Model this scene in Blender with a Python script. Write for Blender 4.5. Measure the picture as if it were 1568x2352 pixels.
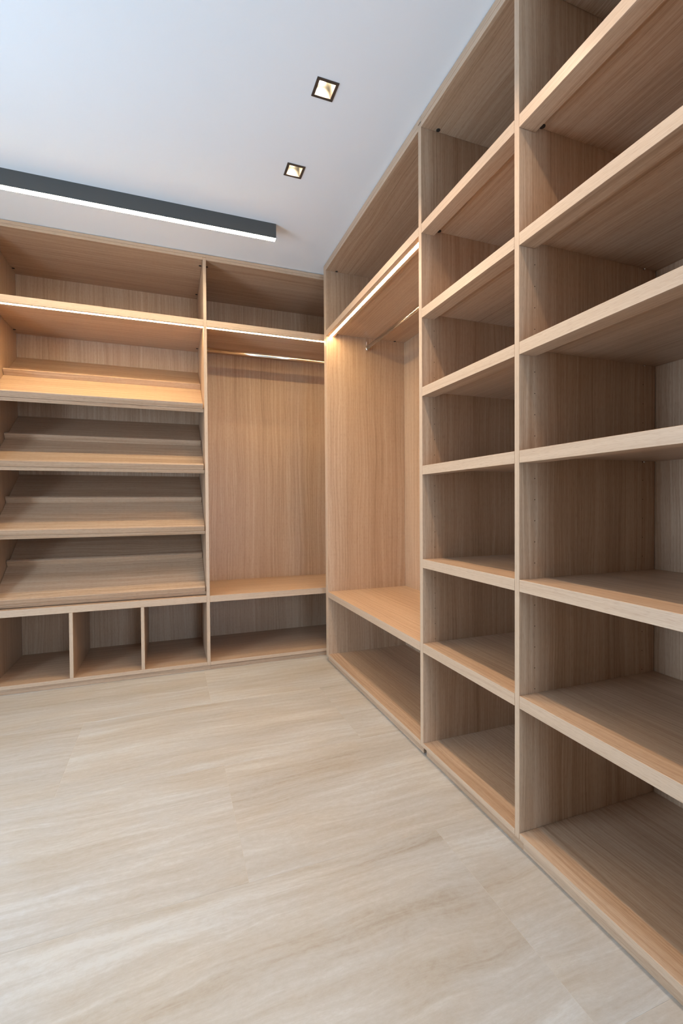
import bpy, bmesh, math, random
from mathutils import Vector, Matrix

# ------------------------------------------------------------------ scene reset
for o in list(bpy.data.objects):
    bpy.data.objects.remove(o, do_unlink=True)
S = bpy.context.scene
COL = S.collection
random.seed(11)

# ------------------------------------------------------------------ camera
EYE = 1.079
F_PX, W_PX, H_PX = 1065.83, 1568.0, 2352.0
YAW, PITCH, ROLL = 0.3544, -0.0172, -0.0070
cy_, sy_ = math.cos(YAW), math.sin(YAW)
cp_, sp_ = math.cos(PITCH), math.sin(PITCH)
fwd0 = Vector((sy_, cy_, 0.0))
right0 = Vector((cy_, -sy_, 0.0))
fwd = fwd0 * cp_ + Vector((0, 0, sp_))
down0 = fwd0 * sp_ - Vector((0, 0, cp_))
cr_, sr_ = math.cos(ROLL), math.sin(ROLL)
rax = right0 * cr_ - down0 * sr_
dax = right0 * sr_ + down0 * cr_
M = Matrix(((rax.x, -dax.x, -fwd.x, 0.0),
            (rax.y, -dax.y, -fwd.y, 0.0),
            (rax.z, -dax.z, -fwd.z, EYE),
            (0, 0, 0, 1)))
cd = bpy.data.cameras.new('camera')
cd.sensor_fit = 'VERTICAL'
cd.sensor_height = 36.0
cd.lens = F_PX / H_PX * 36.0
cd.clip_start = 0.02
cam = bpy.data.objects.new('camera', cd)
cam.matrix_world = M
COL.objects.link(cam)
S.camera = cam

# ------------------------------------------------------------------ world, exposure, lights
S.view_settings.view_transform = 'Standard'
S.view_settings.look = 'None'
S.view_settings.gamma = 1.0
S.view_settings.use_curve_mapping = False
S.view_settings.exposure = 0.36
SKY_COL, SKY_STR = (0.58, 0.78, 1.0), 9.8
WARM = (1.0, 0.735, 0.38)
BAR_COL, BAR_STR = (1.0, 0.81, 0.51), 80.0
LED_STR = 58.0
SPOT_COL, SPOT_W = (1.0, 0.74, 0.50), 26.0

w = bpy.data.worlds.new('daylight')
S.world = w
w.use_nodes = True
bg = w.node_tree.nodes['Background']
bg.inputs[0].default_value = (*SKY_COL, 1)
bg.inputs[1].default_value = SKY_STR

# two openings let the daylight in: one behind the camera, one in the left-hand wall
WF, XL = -2.00, -1.75            # inner faces of the front and left walls
OP = (0.38, 0.97, 0.0, 2.20)    # front opening x0, x1, z0, z1
OL = (1.10, 1.90, 0.0, 2.10)     # left opening y0, y1, z0, z1


def portal(loc, rot, sx, sz):
    pd = bpy.data.lights.new('daylight_portal', 'AREA')
    pd.shape = 'RECTANGLE'
    pd.size, pd.size_y = sx, sz
    pd.cycles.is_portal = True
    po = bpy.data.objects.new('daylight_portal', pd)
    po.location = loc
    po.rotation_euler = rot
    COL.objects.link(po)


portal(((OP[0] + OP[1]) / 2, WF - 0.12, (OP[2] + OP[3]) / 2), (math.radians(90), 0, 0), OP[1] - OP[0], OP[3] - OP[2])
portal((XL - 0.12, (OL[0] + OL[1]) / 2, (OL[2] + OL[3]) / 2), (math.radians(90), 0, math.radians(-90)), OL[1] - OL[0], OL[3] - OL[2])


# ------------------------------------------------------------------ materials
def new_mat(name):
    m = bpy.data.materials.new(name)
    m.use_nodes = True
    nt = m.node_tree
    return m, nt, nt.nodes['Principled BSDF']


def nd(nt, kind, **kw):
    n = nt.nodes.new(kind)
    for k, v in kw.items():
        setattr(n, k, v)
    return n


def noise(nt, vec, scale, detail=3.0, rough=0.55, dist=0.0):
    n = nd(nt, 'ShaderNodeTexNoise')
    n.inputs['Scale'].default_value = scale
    n.inputs['Detail'].default_value = detail
    n.inputs['Roughness'].default_value = rough
    n.inputs['Distortion'].default_value = dist
    nt.links.new(vec, n.inputs['Vector'])
    return n.outputs['Fac']


def mapping(nt, vec, scale):
    n = nd(nt, 'ShaderNodeMapping')
    n.inputs['Scale'].default_value = scale
    nt.links.new(vec, n.inputs['Vector'])
    return n.outputs['Vector']


def math_(nt, op, a, b):
    n = nd(nt, 'ShaderNodeMath', operation=op)
    for i, v in enumerate((a, b)):
        if isinstance(v, (int, float)):
            n.inputs[i].default_value = v
        else:
            nt.links.new(v, n.inputs[i])
    return n.outputs[0]


def ramp(nt, fac, stops):
    n = nd(nt, 'ShaderNodeValToRGB')
    el = n.color_ramp.elements
    while len(el) < len(stops):
        el.new(0.5)
    for e, (p, c) in zip(el, stops):
        e.position = p
        e.color = (*c, 1)
    nt.links.new(fac, n.inputs[0])
    return n.outputs[0]


def wood_material(name, stops, pore_floor):
    m, nt, b = new_mat(name)
    uv = nd(nt, 'ShaderNodeUVMap').outputs[0]
    # broad waviness bends the growth bands into long arches; a little of it bends the fine streaks
    warp = noise(nt, mapping(nt, uv, (1.3, 5.5, 1)), 1.0, 2.0)

    def bent(amount):
        comb = nd(nt, 'ShaderNodeCombineXYZ')
        nt.links.new(math_(nt, 'MULTIPLY', math_(nt, 'SUBTRACT', warp, 0.5), amount), comb.inputs[1])
        add = nd(nt, 'ShaderNodeVectorMath', operation='ADD')
        nt.links.new(uv, add.inputs[0])
        nt.links.new(comb.outputs[0], add.inputs[1])
        return add.outputs[0]

    va, vb = bent(0.075), bent(0.028)
    tone = noise(nt, mapping(nt, vb, (0.3, 9.0, 1)), 1.0, 2.0, 0.5)
    band = noise(nt, mapping(nt, va, (0.35, 70.0, 1)), 1.0, 2.5, 0.6)
    streak = noise(nt, mapping(nt, vb, (1.3, 190.0, 1)), 1.0, 3.0, 0.6)
    fine = noise(nt, mapping(nt, vb, (9.0, 520.0, 1)), 1.0, 2.0, 0.6)
    pore = noise(nt, mapping(nt, vb, (38.0, 800.0, 1)), 1.0, 1.0, 0.5)
    t = math_(nt, 'ADD', math_(nt, 'MULTIPLY', band, 0.30), math_(nt, 'MULTIPLY', streak, 0.30))
    t = math_(nt, 'ADD', t, math_(nt, 'MULTIPLY', fine, 0.22))
    t = math_(nt, 'ADD', t, math_(nt, 'MULTIPLY', tone, 0.18))
    col = ramp(nt, t, stops)
    pm = ramp(nt, pore, [(0.34, pore_floor), (0.46, (1, 1, 1))])
    mx = nd(nt, 'ShaderNodeMix', data_type='RGBA', blend_type='MULTIPLY')
    mx.inputs[0].default_value = 0.8
    nt.links.new(col, mx.inputs[6])
    nt.links.new(pm, mx.inputs[7])
    nt.links.new(mx.outputs[2], b.inputs['Base Color'])
    b.inputs['Roughness'].default_value = 0.40
    b.inputs['Specular IOR Level'].default_value = 0.50
    bp = nd(nt, 'ShaderNodeBump')
    bp.inputs['Strength'].default_value = 0.06
    bp.inputs['Distance'].default_value = 0.0006
    nt.links.new(streak, bp.inputs['Height'])
    nt.links.new(bp.outputs[0], b.inputs['Normal'])
    return m


def stone_material():
    m, nt, b = new_mat('travertine_tile')
    tc = nd(nt, 'ShaderNodeTexCoord').outputs['Object']
    oi = nd(nt, 'ShaderNodeObjectInfo').outputs['Random']
    cx = nd(nt, 'ShaderNodeCombineXYZ')
    nt.links.new(math_(nt, 'MULTIPLY', oi, 37.0), cx.inputs[0])
    nt.links.new(math_(nt, 'MULTIPLY', oi, 91.0), cx.inputs[1])
    add = nd(nt, 'ShaderNodeVectorMath', operation='ADD')
    nt.links.new(tc, add.inputs[0])
    nt.links.new(cx.outputs[0], add.inputs[1])
    p = add.outputs[0]
    wn = nd(nt, 'ShaderNodeTexNoise')
    wn.inputs['Scale'].default_value = 1.0
    wn.inputs['Detail'].default_value = 3.0
    nt.links.new(mapping(nt, p, (1.4, 3.2, 1)), wn.inputs['Vector'])
    w2 = nd(nt, 'ShaderNodeVectorMath', operation='MULTIPLY_ADD')
    nt.links.new(wn.outputs['Color'], w2.inputs[0])
    w2.inputs[1].default_value = (0.10, 0.15, 0)
    nt.links.new(p, w2.inputs[2])
    v = w2.outputs[0]
    big = noise(nt, mapping(nt, v, (0.8, 5.5, 1)), 1.0, 4.0, 0.6)
    vein = noise(nt, mapping(nt, v, (2.0, 34.0, 1)), 1.0, 5.0, 0.68)
    grit = noise(nt, mapping(nt, v, (40.0, 90.0, 1)), 1.0, 5.0, 0.75)
    patch = noise(nt, mapping(nt, v, (2.2, 4.5, 1)), 1.0, 3.0, 0.6)
    t = math_(nt, 'ADD', math_(nt, 'MULTIPLY', big, 0.42), math_(nt, 'MULTIPLY', vein, 0.36))
    t = math_(nt, 'ADD', t, math_(nt, 'MULTIPLY', grit, 0.22))
    col = ramp(nt, t, [(0.34, (0.318, 0.264, 0.208)), (0.43, (0.392, 0.352, 0.305)),
                       (0.52, (0.444, 0.416, 0.381)), (0.60, (0.508, 0.496, 0.474))])
    tint = ramp(nt, patch, [(0.40, (1.0, 0.955, 0.895)), (0.58, (1, 1, 1))])
    mx = nd(nt, 'ShaderNodeMix', data_type='RGBA', blend_type='MULTIPLY')
    mx.inputs[0].default_value = 0.85
    nt.links.new(col, mx.inputs[6])
    nt.links.new(tint, mx.inputs[7])
    col = mx.outputs[2]
    nt.links.new(col, b.inputs['Base Color'])
    b.inputs['Roughness'].default_value = 0.42
    b.inputs['Specular IOR Level'].default_value = 0.45
    bp = nd(nt, 'ShaderNodeBump')
    bp.inputs['Strength'].default_value = 0.05
    bp.inputs['Distance'].default_value = 0.001
    nt.links.new(grit, bp.inputs['Height'])
    nt.links.new(bp.outputs[0], b.inputs['Normal'])
    return m


def paint_material(name, col, rough=0.85):
    m, nt, b = new_mat(name)
    tc = nd(nt, 'ShaderNodeTexCoord').outputs['Object']
    g = noise(nt, tc, 260.0, 2.0)
    bp = nd(nt, 'ShaderNodeBump')
    bp.inputs['Strength'].default_value = 0.05
    bp.inputs['Distance'].default_value = 0.0006
    nt.links.new(g, bp.inputs['Height'])
    nt.links.new(bp.outputs[0], b.inputs['Normal'])
    b.inputs['Base Color'].default_value = (*col, 1)
    b.inputs['Roughness'].default_value = rough
    return m


def plain(name, col, rough=0.5, metal=0.0, spec=0.5):
    m, nt, b = new_mat(name)
    tc = nd(nt, 'ShaderNodeTexCoord').outputs['Object']
    g = noise(nt, tc, 90.0, 2.0)
    r = nd(nt, 'ShaderNodeMapRange')
    r.inputs['To Min'].default_value = max(0.02, rough - 0.04)
    r.inputs['To Max'].default_value = rough + 0.04
    nt.links.new(g, r.inputs['Value'])
    nt.links.new(r.outputs[0], b.inputs['Roughness'])
    b.inputs['Base Color'].default_value = (*col, 1)
    b.inputs['Metallic'].default_value = metal
    b.inputs['Specular IOR Level'].default_value = spec
    return m


def glow(name, col, strength):
    m, nt, b = new_mat(name)
    b.inputs['Base Color'].default_value = (0.8, 0.8, 0.8, 1)
    b.inputs['Emission Color'].default_value = (*col, 1)
    b.inputs['Emission Strength'].default_value = strength
    return m


WOOD = wood_material('oak_laminate', [(0.36, (0.325, 0.190, 0.110)), (0.46, (0.445, 0.286, 0.178)),
                                      (0.54, (0.520, 0.354, 0.234)), (0.64, (0.590, 0.424, 0.298))], (0.80, 0.76, 0.73))
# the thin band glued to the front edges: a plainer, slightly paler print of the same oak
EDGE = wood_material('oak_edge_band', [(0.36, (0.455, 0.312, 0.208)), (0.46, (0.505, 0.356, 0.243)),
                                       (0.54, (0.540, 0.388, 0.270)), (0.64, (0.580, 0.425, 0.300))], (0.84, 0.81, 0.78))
STONE = stone_material()
CEIL = paint_material('ceiling_paint', (0.79, 0.82, 0.85))
WALL = paint_material('wall_paint', (0.80, 0.79, 0.77))
GROUT = plain('grout', (0.52, 0.47, 0.40), 0.9)
DARK = plain('dark_plastic', (0.030, 0.022, 0.018), 0.5)
HOLE = plain('drilled_hole', (0.035, 0.018, 0.010), 0.9, 0, 0.1)
STEEL = plain('polished_steel', (0.86, 0.85, 0.84), 0.16, 1.0)
BRONZE = plain('bronze_frame', (0.070, 0.055, 0.045), 0.45, 0.3)
ALU = plain('brushed_reflector', (0.72, 0.69, 0.62), 0.34, 1.0)
GRAPH = plain('graphite_housing', (0.075, 0.073, 0.069), 0.5)
BARGLOW = glow('linear_diffuser_glow', BAR_COL, BAR_STR)
LEDGLOW = glow('led_strip_glow', WARM, LED_STR)
LAMPGLOW = glow('lamp_glow', (1.0, 0.84, 0.62), 40.0)


# ------------------------------------------------------------------ mesh helpers
def bm_box(x0, x1, y0, y1, z0, z1, bev=0.0):
    bm = bmesh.new()
    add_box(bm, x0, x1, y0, y1, z0, z1, bev)
    return bm


def add_box(bm, x0, x1, y0, y1, z0, z1, bev=0.0):
    t = bmesh.new()
    vs = [t.verts.new((x, y, z)) for x in (x0, x1) for y in (y0, y1) for z in (z0, z1)]
    for q in ((0, 1, 3, 2), (4, 6, 7, 5), (0, 4, 5, 1), (2, 3, 7, 6), (0, 2, 6, 4), (1, 5, 7, 3)):
        t.faces.new([vs[i] for i in q])
    if bev:
        bmesh.ops.bevel(t, geom=t.edges[:], offset=bev, segments=1, affect='EDGES')
    merge(bm, t)


def merge(bm, t):
    mp = {v: bm.verts.new(v.co) for v in t.verts}
    for f in t.faces:
        bm.faces.new([mp[v] for v in f.verts])
    t.free()


def prism_x(bm, prof, x0, x1, bev=0.0, along_y=False):
    """extrude a (y,z) polygon along x, or an (x,z) polygon along y"""
    t = bmesh.new()
    if along_y:
        a = [t.verts.new((p, x0, z)) for p, z in prof]
        b = [t.verts.new((p, x1, z)) for p, z in prof]
    else:
        a = [t.verts.new((x0, y, z)) for y, z in prof]
        b = [t.verts.new((x1, y, z)) for y, z in prof]
    n = len(prof)
    t.faces.new(a)
    t.faces.new(b[::-1])
    for i in range(n):
        j = (i + 1) % n
        t.faces.new((a[i], b[i], b[j], a[j]))
    bmesh.ops.recalc_face_normals(t, faces=t.faces[:])
    if bev:
        bmesh.ops.bevel(t, geom=t.edges[:], offset=bev, segments=1, affect='EDGES')
    merge(bm, t)


def add_tube(bm, p0, p1, ra, rb, seg=20):
    """elliptical cylinder: ra horizontal radius, rb vertical radius, axis along x or y"""
    p0, p1 = Vector(p0), Vector(p1)
    d = (p1 - p0).normalized()
    up = Vector((0, 0, 1)) if abs(d.z) < 0.9 else Vector((0, 1, 0))
    side = d.cross(up).normalized()
    rings = []
    for p in (p0, p1):
        rings.append([bm.verts.new(p + side * (ra * math.cos(2 * math.pi * i / seg)) + up * (rb * math.sin(2 * math.pi * i / seg))) for i in range(seg)])
    for i in range(seg):
        j = (i + 1) % seg
        f = bm.faces.new((rings[0][i], rings[0][j], rings[1][j], rings[1][i]))
        f.smooth = True
    bm.faces.new(rings[0][::-1])
    bm.faces.new(rings[1])


def obj(name, bm, mat, parent=None, grain=None, origin=(0, 0, 0), edge=None):
    bmesh.ops.recalc_face_normals(bm, faces=bm.faces[:])
    ox = Vector(origin)
    if grain:
        uvl = bm.loops.layers.uv.new('UVMap')
        ru, rv = random.uniform(0, 40), random.uniform(0, 40)
        g = 'xyz'.index(grain)
        for f in bm.faces:
            n = f.normal
            a = max(range(3), key=lambda i: abs(n[i]))
            ax = [i for i in range(3) if i != a]
            if g in ax:
                u_i = g
                v_i = ax[0] if ax[1] == g else ax[1]
            else:
                u_i, v_i = ax
            for l in f.loops:
                l[uvl].uv = (l.vert.co[u_i] + ru, l.vert.co[v_i] + rv + a * 3.1)
    if ox.length:
        bmesh.ops.translate(bm, vec=-ox, verts=bm.verts[:])
    me = bpy.data.meshes.new(name)
    bm.to_mesh(me)
    bm.free()
    me.materials.append(mat)
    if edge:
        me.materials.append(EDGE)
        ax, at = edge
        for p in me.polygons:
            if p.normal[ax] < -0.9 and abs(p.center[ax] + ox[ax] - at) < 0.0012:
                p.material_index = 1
    o = bpy.data.objects.new(name, me)
    COL.objects.link(o)
    o.location = ox
    if parent:
        o.parent = parent
        p = parent
        off = Vector((0, 0, 0))
        while p:
            off += Vector(p.location)
            p = p.parent
        o.location = ox - off
    return o


def thing(name, label, cat, loc, group=None):
    o = bpy.data.objects.new(name, None)
    o.empty_display_size = 0.1
    o.location = loc
    o['label'] = label
    o['category'] = cat
    if group:
        o['group'] = group
    COL.objects.link(o)
    return o


def struct(name, bm, mat, grain=None):
    o = obj(name, bm, mat, None, grain)
    o['kind'] = 'structure'
    return o


def wbox(name, parent, x0, x1, y0, y1, z0, z1, grain, bev=0.0007):
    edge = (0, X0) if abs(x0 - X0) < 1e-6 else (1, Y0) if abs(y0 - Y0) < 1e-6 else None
    return obj(name, bm_box(x0, x1, y0, y1, z0, z1, bev), WOOD, parent, grain,
               ((x0 + x1) / 2, (y0 + y1) / 2, z0), edge)


def cap(parent, x, y, z, r=0.0085):
    """dark round cover of a cam fitting, on the underside of a board at height z"""
    bm = bmesh.new()
    add_tube(bm, (x, y, z - 0.0022), (x, y, z), r, r, 16)
    return obj('fitting_cap', bm, DARK, parent, None, (x, y, z))


# ------------------------------------------------------------------ dimensions
CE = 1.616 + EYE                       # ceiling height 2.695
X0, XB, XW = 1.0, 1.588, 1.600         # right unit: front plane, back panel, wall
Y0, YBK, YW = 3.1296, 3.7448, 3.757    # rear unit: front plane, back panel, wall
G = 0.0005                             # hairline joint

# right-hand run: z of each board (top, lip bottom)
RZ = {1: (2.2468, 2.2084), 2: (1.8947, 1.8568), 3: (1.5671, 1.5291), 4: (1.2382, 1.2004),
      5: (0.8438, 0.8064), 6: (0.4856, 0.4465)}
R_DECK = (0.0584, 0.0386)
R_TOP = 2.6453
# rear run
BZ = {1: (2.2744, 2.2328), 6: (0.4860, 0.4449)}
B_DECK = (0.0537, 0.0320)
B_TOP = 2.6560

# ------------------------------------------------------------------ room shell
T = 0.10
struct('wall_right', bm_box(XW, XW + T, WF, YW + T, 0, CE + 0.12), WALL)
struct('wall_back', bm_box(XL - T, XW, YW, YW + T, 0, CE + 0.12), WALL)
bm = bmesh.new()
add_box(bm, XL - T, XL, WF, OL[0], 0, CE + 0.12)
add_box(bm, XL - T, XL, OL[1], YW, 0, CE + 0.12)
add_box(bm, XL - T, XL, OL[0], OL[1], OL[3], CE + 0.12)
struct('wall_left', bm, WALL)
bm = bmesh.new()
add_box(bm, XL - T, OP[0], WF - T, WF, 0, CE + 0.12)
add_box(bm, OP[1], XW + T, WF - T, WF, 0, CE + 0.12)
add_box(bm, OP[0], OP[1], WF - T, WF, OP[3], CE + 0.12)
struct('wall_front', bm, WALL)
bm = bmesh.new()
add_box(bm, OP[0] - 0.06, OP[0], WF, WF + 0.014, 0, OP[3], 0.002)
add_box(bm, OP[1], OP[1] + 0.06, WF, WF + 0.014, 0, OP[3], 0.002)
add_box(bm, OP[0] - 0.06, OP[1] + 0.06, WF, WF + 0.014, OP[3], OP[3] + 0.06, 0.002)
struct('trim_1', bm, WALL)
bm = bmesh.new()
add_box(bm, XL, XL + 0.014, OL[0] - 0.06, OL[0], 0, OL[3], 0.002)
add_box(bm, XL, XL + 0.014, OL[1], OL[1] + 0.06, 0, OL[3], 0.002)
add_box(bm, XL, XL + 0.014, OL[0] - 0.06, OL[1] + 0.06, OL[3], OL[3] + 0.06, 0.002)
struct('trim_2', bm, WALL)

# ceiling with square cut-outs for the recessed downlights
DL = [(0.588, 1.740), (0.587, 2.2095), (0.588, 1.270), (0.588, 0.800)]
HS = 0.0345                              # half of the cut-out
xs = [XL, DL[0][0] - HS, DL[0][0] + HS, XW]
ys = [WF]
for _, y in sorted(DL, key=lambda p: p[1]):
    ys += [y - HS, y + HS]
ys.append(YW)
bm = bmesh.new()
for i in range(3):
    for j in range(len(ys) - 1):
        if i == 1 and j % 2 == 1:
            continue
        add_box(bm, xs[i], xs[i + 1], ys[j], ys[j + 1], CE, CE + 0.010)
add_box(bm, XL, XW, WF, YW, CE + 0.11, CE + 0.12)
bmesh.ops.remove_doubles(bm, verts=bm.verts[:], dist=1e-5)
struct('ceiling', bm, CEIL)

# floor: large travertine tiles in half bond on a grout bed
floor = struct('floor', bm_box(XL, XW, WF - T, YW, -0.03, -0.0005), GROUT)
TL, TH, JG = 1.226, 0.637, 0.0005
rows = [0.682 + TH * k for k in range(-5, 5)]
tile_mesh = {}
for r, y in enumerate(rows):
    off = 0.812 if (r - 5) % 2 == 0 else 0.199
    x = off - 3 * TL
    while x < XW:
        a, b_ = max(x, XL), min(x + TL, XW)
        c, d_ = max(y, WF - T), min(y + TH, YW)
        if b_ - a > 0.02 and d_ - c > 0.02:
            o = obj('floor_tile', bm_box(a + JG, b_ - JG, c + JG, d_ - JG, -0.0012, 0.0, 0.0003), STONE, floor, None,
                    ((a + b_) / 2, (c + d_) / 2, 0))
        x += TL


# ------------------------------------------------------------------ boards with a deep front edge
def lipped(p0, p1, zt, zb, tb, groove):
    """section of a board with a thick front edge, with or without a groove for the light strip"""
    pr = [(p0, zb)]
    if groove:
        g0, g1 = groove
        pr += [(g0, zb), (g0, zb + 0.0102), (g1, zb + 0.0102), (g1, zb)]
    return pr + [(p0 + 0.060, zb), (p0 + 0.060, zt - tb), (p1, zt - tb), (p1, zt), (p0, zt)]


def shelf_right(parent, y0, y1, zt, zb, led=False):
    bm = bmesh.new()
    prism_x(bm, lipped(X0, XB - G, zt, zb, 0.019, (1.0245, 1.0425) if led else None), y0 + G, y1 - G, 0.0006, True)
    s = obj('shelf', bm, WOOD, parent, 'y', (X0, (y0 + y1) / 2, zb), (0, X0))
    if led:
        obj('led_strip', bm_box(1.0250, 1.0420, y0 + 0.002, y1 - 0.002, zb - 0.0008, zb + 0.0100), LEDGLOW, s, None,
            (1.0333, (y0 + y1) / 2, zb))
    return s


def shelf_rear(parent, x0, x1, zt, zb, led=False):
    bm = bmesh.new()
    prism_x(bm, lipped(Y0, YBK - G, zt, zb, 0.021, (Y0 + 0.0160, Y0 + 0.0340) if led else None), x0 + G, x1 - G, 0.0006)
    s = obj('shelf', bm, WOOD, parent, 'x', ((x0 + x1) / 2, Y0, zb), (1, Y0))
    if led:
        obj('led_strip', bm_box(x0 + 0.002, x1 - 0.002, Y0 + 0.0165, Y0 + 0.0335, zb - 0.0008, zb + 0.0100), LEDGLOW, s, None,
            ((x0 + x1) / 2, Y0 + 0.025, zb))
    return s


def pin(parent, x, y, z, dy):
    bm = bmesh.new()
    add_tube(bm, (x, y, z), (x, y + dy * 0.008, z), 0.0025, 0.0025, 10)
    return obj('shelf_pin', bm, STEEL, parent, None, (x, y, z))


def holes_right(parent, y, zs, xs_=(1.0598, 1.528)):
    """rows of drilled sockets on a panel face that looks towards -y"""
    bm = bmesh.new()
    for x in xs_:
        for z in zs:
            add_tube(bm, (x, y - 0.0003, z), (x, y + 0.004, z), 0.0016, 0.0016, 8)
    o = obj('pin_holes', bm, HOLE, parent)
    o['kind'] = 'stuff'
    return o


# ------------------------------------------------------------------ right run, unit A: hanging wardrobe
A0 = (2.9752, 3.0207)
D1 = (1.7184, 1.7419)
D2 = (1.1403, 1.1605)
D3 = (0.5620, 0.5820)
ra = thing('hanging_wardrobe', 'open oak hanging wardrobe on the right-hand wall, between the corner and the narrow shelving',
           'wardrobe', (X0, (A0[0] + D1[1]) / 2, 0), 'open hanging wardrobes')
wbox('side_panel', ra, X0, XB, A0[0], A0[0] + 0.0225, R_DECK[1], CE - 0.003, 'z')
wbox('filler_strip', ra, X0, X0 + 0.08, A0[0] + 0.0230, A0[1], R_DECK[1], CE - 0.003, 'z')
wbox('corner_panel', ra, 1.042, 1.060, A0[1] + G, Y0 - 0.001, 0.0, CE - 0.003, 'z')
wbox('side_panel', ra, X0, XB, D1[0], D1[1], R_DECK[1], CE - 0.024, 'z')
wbox('back_panel', ra, XB, XB + 0.008, D1[1], A0[0], R_DECK[1], R_TOP + 0.019, 'z')
wbox('bottom_panel', ra, X0, XB - G, D1[1] + G, A0[0] - G, R_DECK[1], R_DECK[0], 'y')
tp = wbox('top_panel', ra, X0, XB - G, D1[1] + G, A0[0] - G, R_TOP, R_TOP + 0.0195, 'y')
wbox('scribe_strip', ra, X0, X0 + 0.03, D1[0], A0[0] - G, R_TOP + 0.0205, CE - 0.003, 'y')
wbox('plinth', ra, X0 + 0.015, X0 + 0.031, D1[1], A0[1], 0.0, R_DECK[1] - G, 'y')
sh = shelf_right(ra, D1[1], A0[0], *RZ[1], led=True)
shelf_right(ra, D1[1], A0[0], *RZ[6])
cap(tp, 1.0740, 2.9640, R_TOP)
cap(tp, 1.0780, 1.7530, R_TOP)
cap(sh, 1.0720, 2.9650, RZ[1][0] - 0.019)
cap(sh, 1.5080, 2.9650, RZ[1][0] - 0.019)
ROD_X, ROD_Z = 1.297, 2.158
bm = bmesh.new()
add_tube(bm, (ROD_X, D1[1] + 0.001, ROD_Z), (ROD_X, A0[0] - 0.001, ROD_Z), 0.0075, 0.015, 24)
rod = obj('hanging_rod', bm, STEEL, ra, None, (ROD_X, 2.36, ROD_Z))
for yy, s_ in ((A0[0], -1), (D1[1], 1)):
    bm = bmesh.new()
    add_tube(bm, (ROD_X, yy, ROD_Z), (ROD_X, yy + s_ * 0.012, ROD_Z), 0.0115, 0.019, 20)
    add_box(bm, ROD_X - 0.006, ROD_X + 0.006, min(yy, yy + s_ * 0.004), max(yy, yy + s_ * 0.004), ROD_Z + 0.010, ROD_Z + 0.045, 0.001)
    obj('rod_bracket', bm, STEEL, rod, None, (ROD_X, yy, ROD_Z))

# ------------------------------------------------------------------ right run, units B and C: open shelving
def shelving(label, yn, yf, near_panel, far_seen):
    """yn..yf clear width between panels; near_panel = (y0, y1) of the panel at the viewer's side"""
    r = thing('shelving_unit', label, 'shelving unit', (X0, (yn + yf) / 2, 0), 'open shelving units on the right')
    wbox('side_panel', r, X0, XB, near_panel[0], near_panel[1], R_DECK[1], CE - 0.024, 'z')
    wbox('back_panel', r, XB, XB + 0.008, yn, yf, R_DECK[1], R_TOP + 0.019, 'z')
    wbox('bottom_panel', r, X0, XB - G, yn + G, yf - G, R_DECK[1], R_DECK[0], 'y')
    t_ = wbox('top_panel', r, X0, XB - G, yn + G, yf - G, R_TOP, R_TOP + 0.0195, 'y')
    wbox('scribe_strip', r, X0, X0 + 0.03, near_panel[0], yf - G, R_TOP + 0.0205, CE - 0.003, 'y')
    wbox('plinth', r, X0 + 0.015, X0 + 0.031, near_panel[0], yf, 0.0, R_DECK[1] - G, 'y')
    cap(t_, 1.076, yf - 0.0115, R_TOP)
    cap(t_, 1.076, yn + 0.0115, R_TOP)
    for k in range(1, 7):
        s = shelf_right(r, yn, yf, *RZ[k])
        zu = RZ[k][0] - 0.019
        if k == 1:
            cap(s, 1.081, yf - 0.009, zu)
            cap(s, 1.510, yf - 0.009, zu)
        elif k < 6:
            pin(s, 1.527, yf - 0.0005, zu - 0.0032, -1)
            pin(s, 1.527, yn + 0.0005, zu - 0.0032, 1)
    return r


rb = shelving('open oak shelving unit beside the right-hand wall hanging wardrobe, seen whole',
              D2[1], D1[0], D2, D1)
rc = shelving('open oak shelving unit nearest the viewer, cut off by the right edge of the photo',
              D3[1], D2[0], D3, D2)
ZH = []
for k in (2, 3, 4, 5):
    top, bot = RZ[k][1], RZ[k + 1][0]
    z = 1.8085 + 0.0
    for i in range(-4, 26):
        zz = 1.8088 - 0.0655 * i
        if bot + 0.012 < zz < top - 0.012:
            ZH.append(zz)
holes_right(ra, D1[0], ZH)
holes_right(rb, D2[0], ZH)

# ------------------------------------------------------------------ rear run: shoe cabinet
LX = (-0.982, -0.962)
VX = (0.2184, 0.2386)
RX = (1.568, 1.588)
sc = thing('shoe_cabinet', 'oak shoe cabinet on the rear wall with four slanted shelves above three open cubbies',
           'cabinet', ((LX[0] + VX[1]) / 2, Y0, 0))
wbox('side_panel', sc, LX[0], LX[1], Y0, YBK, 0.0, CE - 0.003, 'z')
wbox('side_panel', sc, VX[0], VX[1], Y0, YBK, B_DECK[1], CE - 0.024, 'z')
wbox('back_panel', sc, LX[1], VX[0], YBK, YBK + 0.008, B_DECK[1], B_TOP + 0.019, 'z')
wbox('bottom_panel', sc, LX[1] + G, VX[0] - G, Y0, YBK - G, B_DECK[1], B_DECK[0], 'x')
tp = wbox('top_panel', sc, LX[1] + G, VX[0] - G, Y0, YBK - G, B_TOP, B_TOP + 0.0165, 'x')
wbox('scribe_strip', sc, LX[1] + G, VX[1], Y0, Y0 + 0.03, B_TOP + 0.0172, CE - 0.003, 'x')
wbox('plinth', sc, LX[1], VX[1], Y0 + 0.012, Y0 + 0.028, 0.0, B_DECK[1] - G, 'x')
sh = shelf_rear(sc, LX[1], VX[0], *BZ[1], led=True)
shelf_rear(sc, LX[1], VX[0], *BZ[6])
for x in (-0.951, 0.208):
    for y in (3.214, 3.658):
        cap(tp, x, y, B_TOP)
        cap(sh, x, y + (0.01 if y < 3.4 else 0), BZ[1][0] - 0.021)
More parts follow.
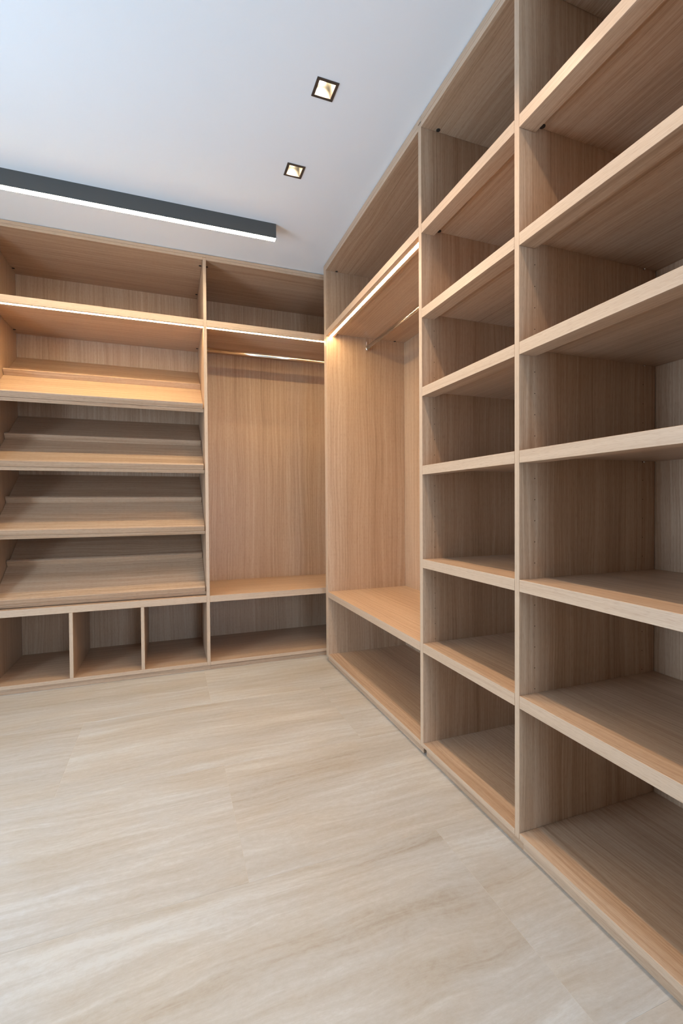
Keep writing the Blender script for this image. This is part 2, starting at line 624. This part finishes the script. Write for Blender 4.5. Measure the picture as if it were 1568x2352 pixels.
for xa, xb in ((-0.5680, -0.5480), (-0.1765, -0.1565)):
    wbox('cubby_divider', sc, xa, xb, Y0, YBK - G, B_DECK[0] + G, BZ[6][1] - G, 'z')

# slanted shoe shelves: board + front stop + heel bar
TH_ = 0.5947
c_, s_ = math.cos(TH_), math.sin(TH_)
YF, DY = Y0 + 0.0367, YBK - G - (Y0 + 0.0367)
TB, LH, LT = 0.0225, 0.0385, 0.0230
SM, HM, TM = 0.345, 0.0400, 0.0170


def P(z0, a, n):
    return (YF + a * c_ - n * s_, z0 + a * s_ + n * c_)


for k in range(4):
    z0 = 0.6255 - 0.3990 * k + EYE
    xa, xb = LX[1] + 0.0015, VX[0] - 0.0015
    bm = bmesh.new()
    pb = P(z0, 0, -TB)
    prof = [(YF, z0), pb, (YF + DY, pb[1] + (YF + DY - pb[0]) * s_ / c_), (YF + DY, z0 + DY * s_ / c_)]
    prism_x(bm, prof, xa, xb, 0.0006)
    ss = obj('slanted_shelf', bm, WOOD, sc, 'x', ((xa + xb) / 2, YF, z0))
    bm = bmesh.new()
    prism_x(bm, [P(z0, 0.0030, 0.0010), P(z0, LT, 0.0010), P(z0, LT, LH), P(z0, 0.0030, LH)], xa + 0.004, xb - 0.006, 0.0010)
    obj('front_stop', bm, WOOD, ss, 'x', ((xa + xb) / 2, YF, z0))
    bm = bmesh.new()
    prism_x(bm, [P(z0, SM, 0.0002), P(z0, SM + TM, 0.0002), P(z0, SM + TM, HM), P(z0, SM, HM)], xa + 0.002, xb - 0.003, 0.0007)
    obj('heel_bar', bm, WOOD, ss, 'x', ((xa + xb) / 2, YF + SM * c_, z0 + SM * s_))

# ------------------------------------------------------------------ rear run: hanging wardrobe
hw = thing('hanging_wardrobe', 'open oak hanging wardrobe on the rear wall, right of the slanted shoe shelves',
           'wardrobe', ((VX[1] + 1.0) / 2, Y0, 0), 'open hanging wardrobes')
wbox('side_panel', hw, RX[0], RX[1], Y0, YBK, 0.0, CE - 0.003, 'z')
wbox('back_panel', hw, VX[1], RX[0], YBK, YBK + 0.008, B_DECK[1], B_TOP + 0.019, 'z')
wbox('bottom_panel', hw, VX[1] + G, RX[0] - G, Y0, YBK - G, B_DECK[1], B_DECK[0], 'x')
tp = wbox('top_panel', hw, VX[1] + G, RX[0] - G, Y0, YBK - G, B_TOP, B_TOP + 0.0165, 'x')
wbox('scribe_strip', hw, VX[1] + G, RX[0] - G, Y0, Y0 + 0.03, B_TOP + 0.0172, CE - 0.003, 'x')
wbox('plinth', hw, VX[1] + G, RX[0], Y0 + 0.012, Y0 + 0.028, 0.0, B_DECK[1] - G, 'x')
shelf_rear(hw, VX[1], RX[0], *BZ[1], led=True)
shelf_rear(hw, VX[1], RX[0], *BZ[6])
cap(tp, 0.2500, 3.214, B_TOP)
RY, RZ_ = 3.430, 2.180
bm = bmesh.new()
add_tube(bm, (VX[1] + 0.001, RY, RZ_), (RX[0] - 0.001, RY, RZ_), 0.0075, 0.015, 24)
rod = obj('hanging_rod', bm, STEEL, hw, None, (0.9, RY, RZ_))
for xx, q in ((VX[1], 1), (RX[0], -1)):
    bm = bmesh.new()
    add_tube(bm, (xx, RY, RZ_), (xx + q * 0.012, RY, RZ_), 0.0115, 0.019, 20)
    obj('rod_bracket', bm, STEEL, rod, None, (xx, RY, RZ_))

# ------------------------------------------------------------------ linear ceiling light
BX0, BX1, BY0, BY1, BZ0 = -1.10, 0.595, 2.661, 2.697, 1.534 + EYE
ll = thing('linear_light', 'long slim graphite linear light with a glowing underside, fixed to the white ceiling', 'light',
           ((BX0 + BX1) / 2, (BY0 + BY1) / 2, CE))
bm = bmesh.new()
add_box(bm, BX0, BX1, BY0, BY0 + 0.0015, BZ0, CE)
add_box(bm, BX0, BX1, BY1 - 0.0015, BY1, BZ0, CE)
add_box(bm, BX0, BX0 + 0.0015, BY0 + 0.0015, BY1 - 0.0015, BZ0, CE)
add_box(bm, BX1 - 0.0015, BX1, BY0 + 0.0015, BY1 - 0.0015, BZ0, CE)
add_box(bm, BX0 + 0.0015, BX1 - 0.0015, BY0 + 0.0015, BY1 - 0.0015, BZ0 + 0.012, BZ0 + 0.016)
obj('housing', bm, GRAPH, ll, None, ((BX0 + BX1) / 2, (BY0 + BY1) / 2, CE))
obj('diffuser', bm_box(BX0 + 0.002, BX1 - 0.002, BY0 + 0.002, BY1 - 0.002, BZ0 - 0.002, BZ0 + 0.010, 0.001), BARGLOW, ll, None,
    ((BX0 + BX1) / 2, (BY0 + BY1) / 2, BZ0))

# ------------------------------------------------------------------ recessed downlights
LBL = ['square recessed downlight with a dark frame, the nearer and larger of the two in view',
       'square recessed downlight with a dark frame, the farther one, nearer the linear light',
       'square recessed downlight just outside the top edge of the photo',
       'square recessed downlight above the viewer, last of the ceiling row']
HO = 0.0440


def downlight(i, x, y):
    r = thing('recessed_downlight', LBL[i], 'light', (x, y, CE), 'recessed ceiling downlights')
    bm = bmesh.new()
    for a in ((-HO, HO, -HO, -HS + 0.002), (-HO, HO, HS - 0.002, HO), (-HO, -HS + 0.002, -HS + 0.002, HS - 0.002), (HS - 0.002, HO, -HS + 0.002, HS - 0.002)):
        add_box(bm, x + a[0], x + a[1], y + a[2], y + a[3], CE - 0.0030, CE - 0.0002, 0.0006)
    obj('frame', bm, BRONZE, r, None, (x, y, CE))
    bm = bmesh.new()
    h0, h1, dz = HS - 0.0025, 0.0185, 0.052
    a = [bm.verts.new((x + sx * h0, y + sy * h0, CE - 0.001)) for sx, sy in ((-1, -1), (1, -1), (1, 1), (-1, 1))]
    b = [bm.verts.new((x + sx * h1, y + sy * h1, CE + dz)) for sx, sy in ((-1, -1), (1, -1), (1, 1), (-1, 1))]
    for k in range(4):
        j = (k + 1) % 4
        bm.faces.new((a[k], a[j], b[j], b[k]))
    bm.faces.new(b)
    bmesh.ops.solidify(bm, geom=bm.faces[:], thickness=0.0008)
    obj('reflector', bm, ALU, r, None, (x, y, CE))
    bm = bmesh.new()
    add_tube(bm, (x, y, CE + dz - 0.004), (x, y, CE + dz - 0.001), 0.0125, 0.0125, 20)
    obj('lamp', bm, LAMPGLOW, r, None, (x, y, CE + dz))
    ld = bpy.data.lights.new('downlight_beam', 'SPOT')
    ld.color = SPOT_COL
    ld.energy = SPOT_W
    ld.spot_size = math.radians(104)
    ld.spot_blend = 0.35
    ld.shadow_soft_size = 0.026
    lo = bpy.data.objects.new('downlight_beam', ld)
    lo.location = (0, 0, dz - 0.020)
    lo.parent = r
    COL.objects.link(lo)


for i, (x, y) in enumerate(DL):
    downlight(i, x, y)
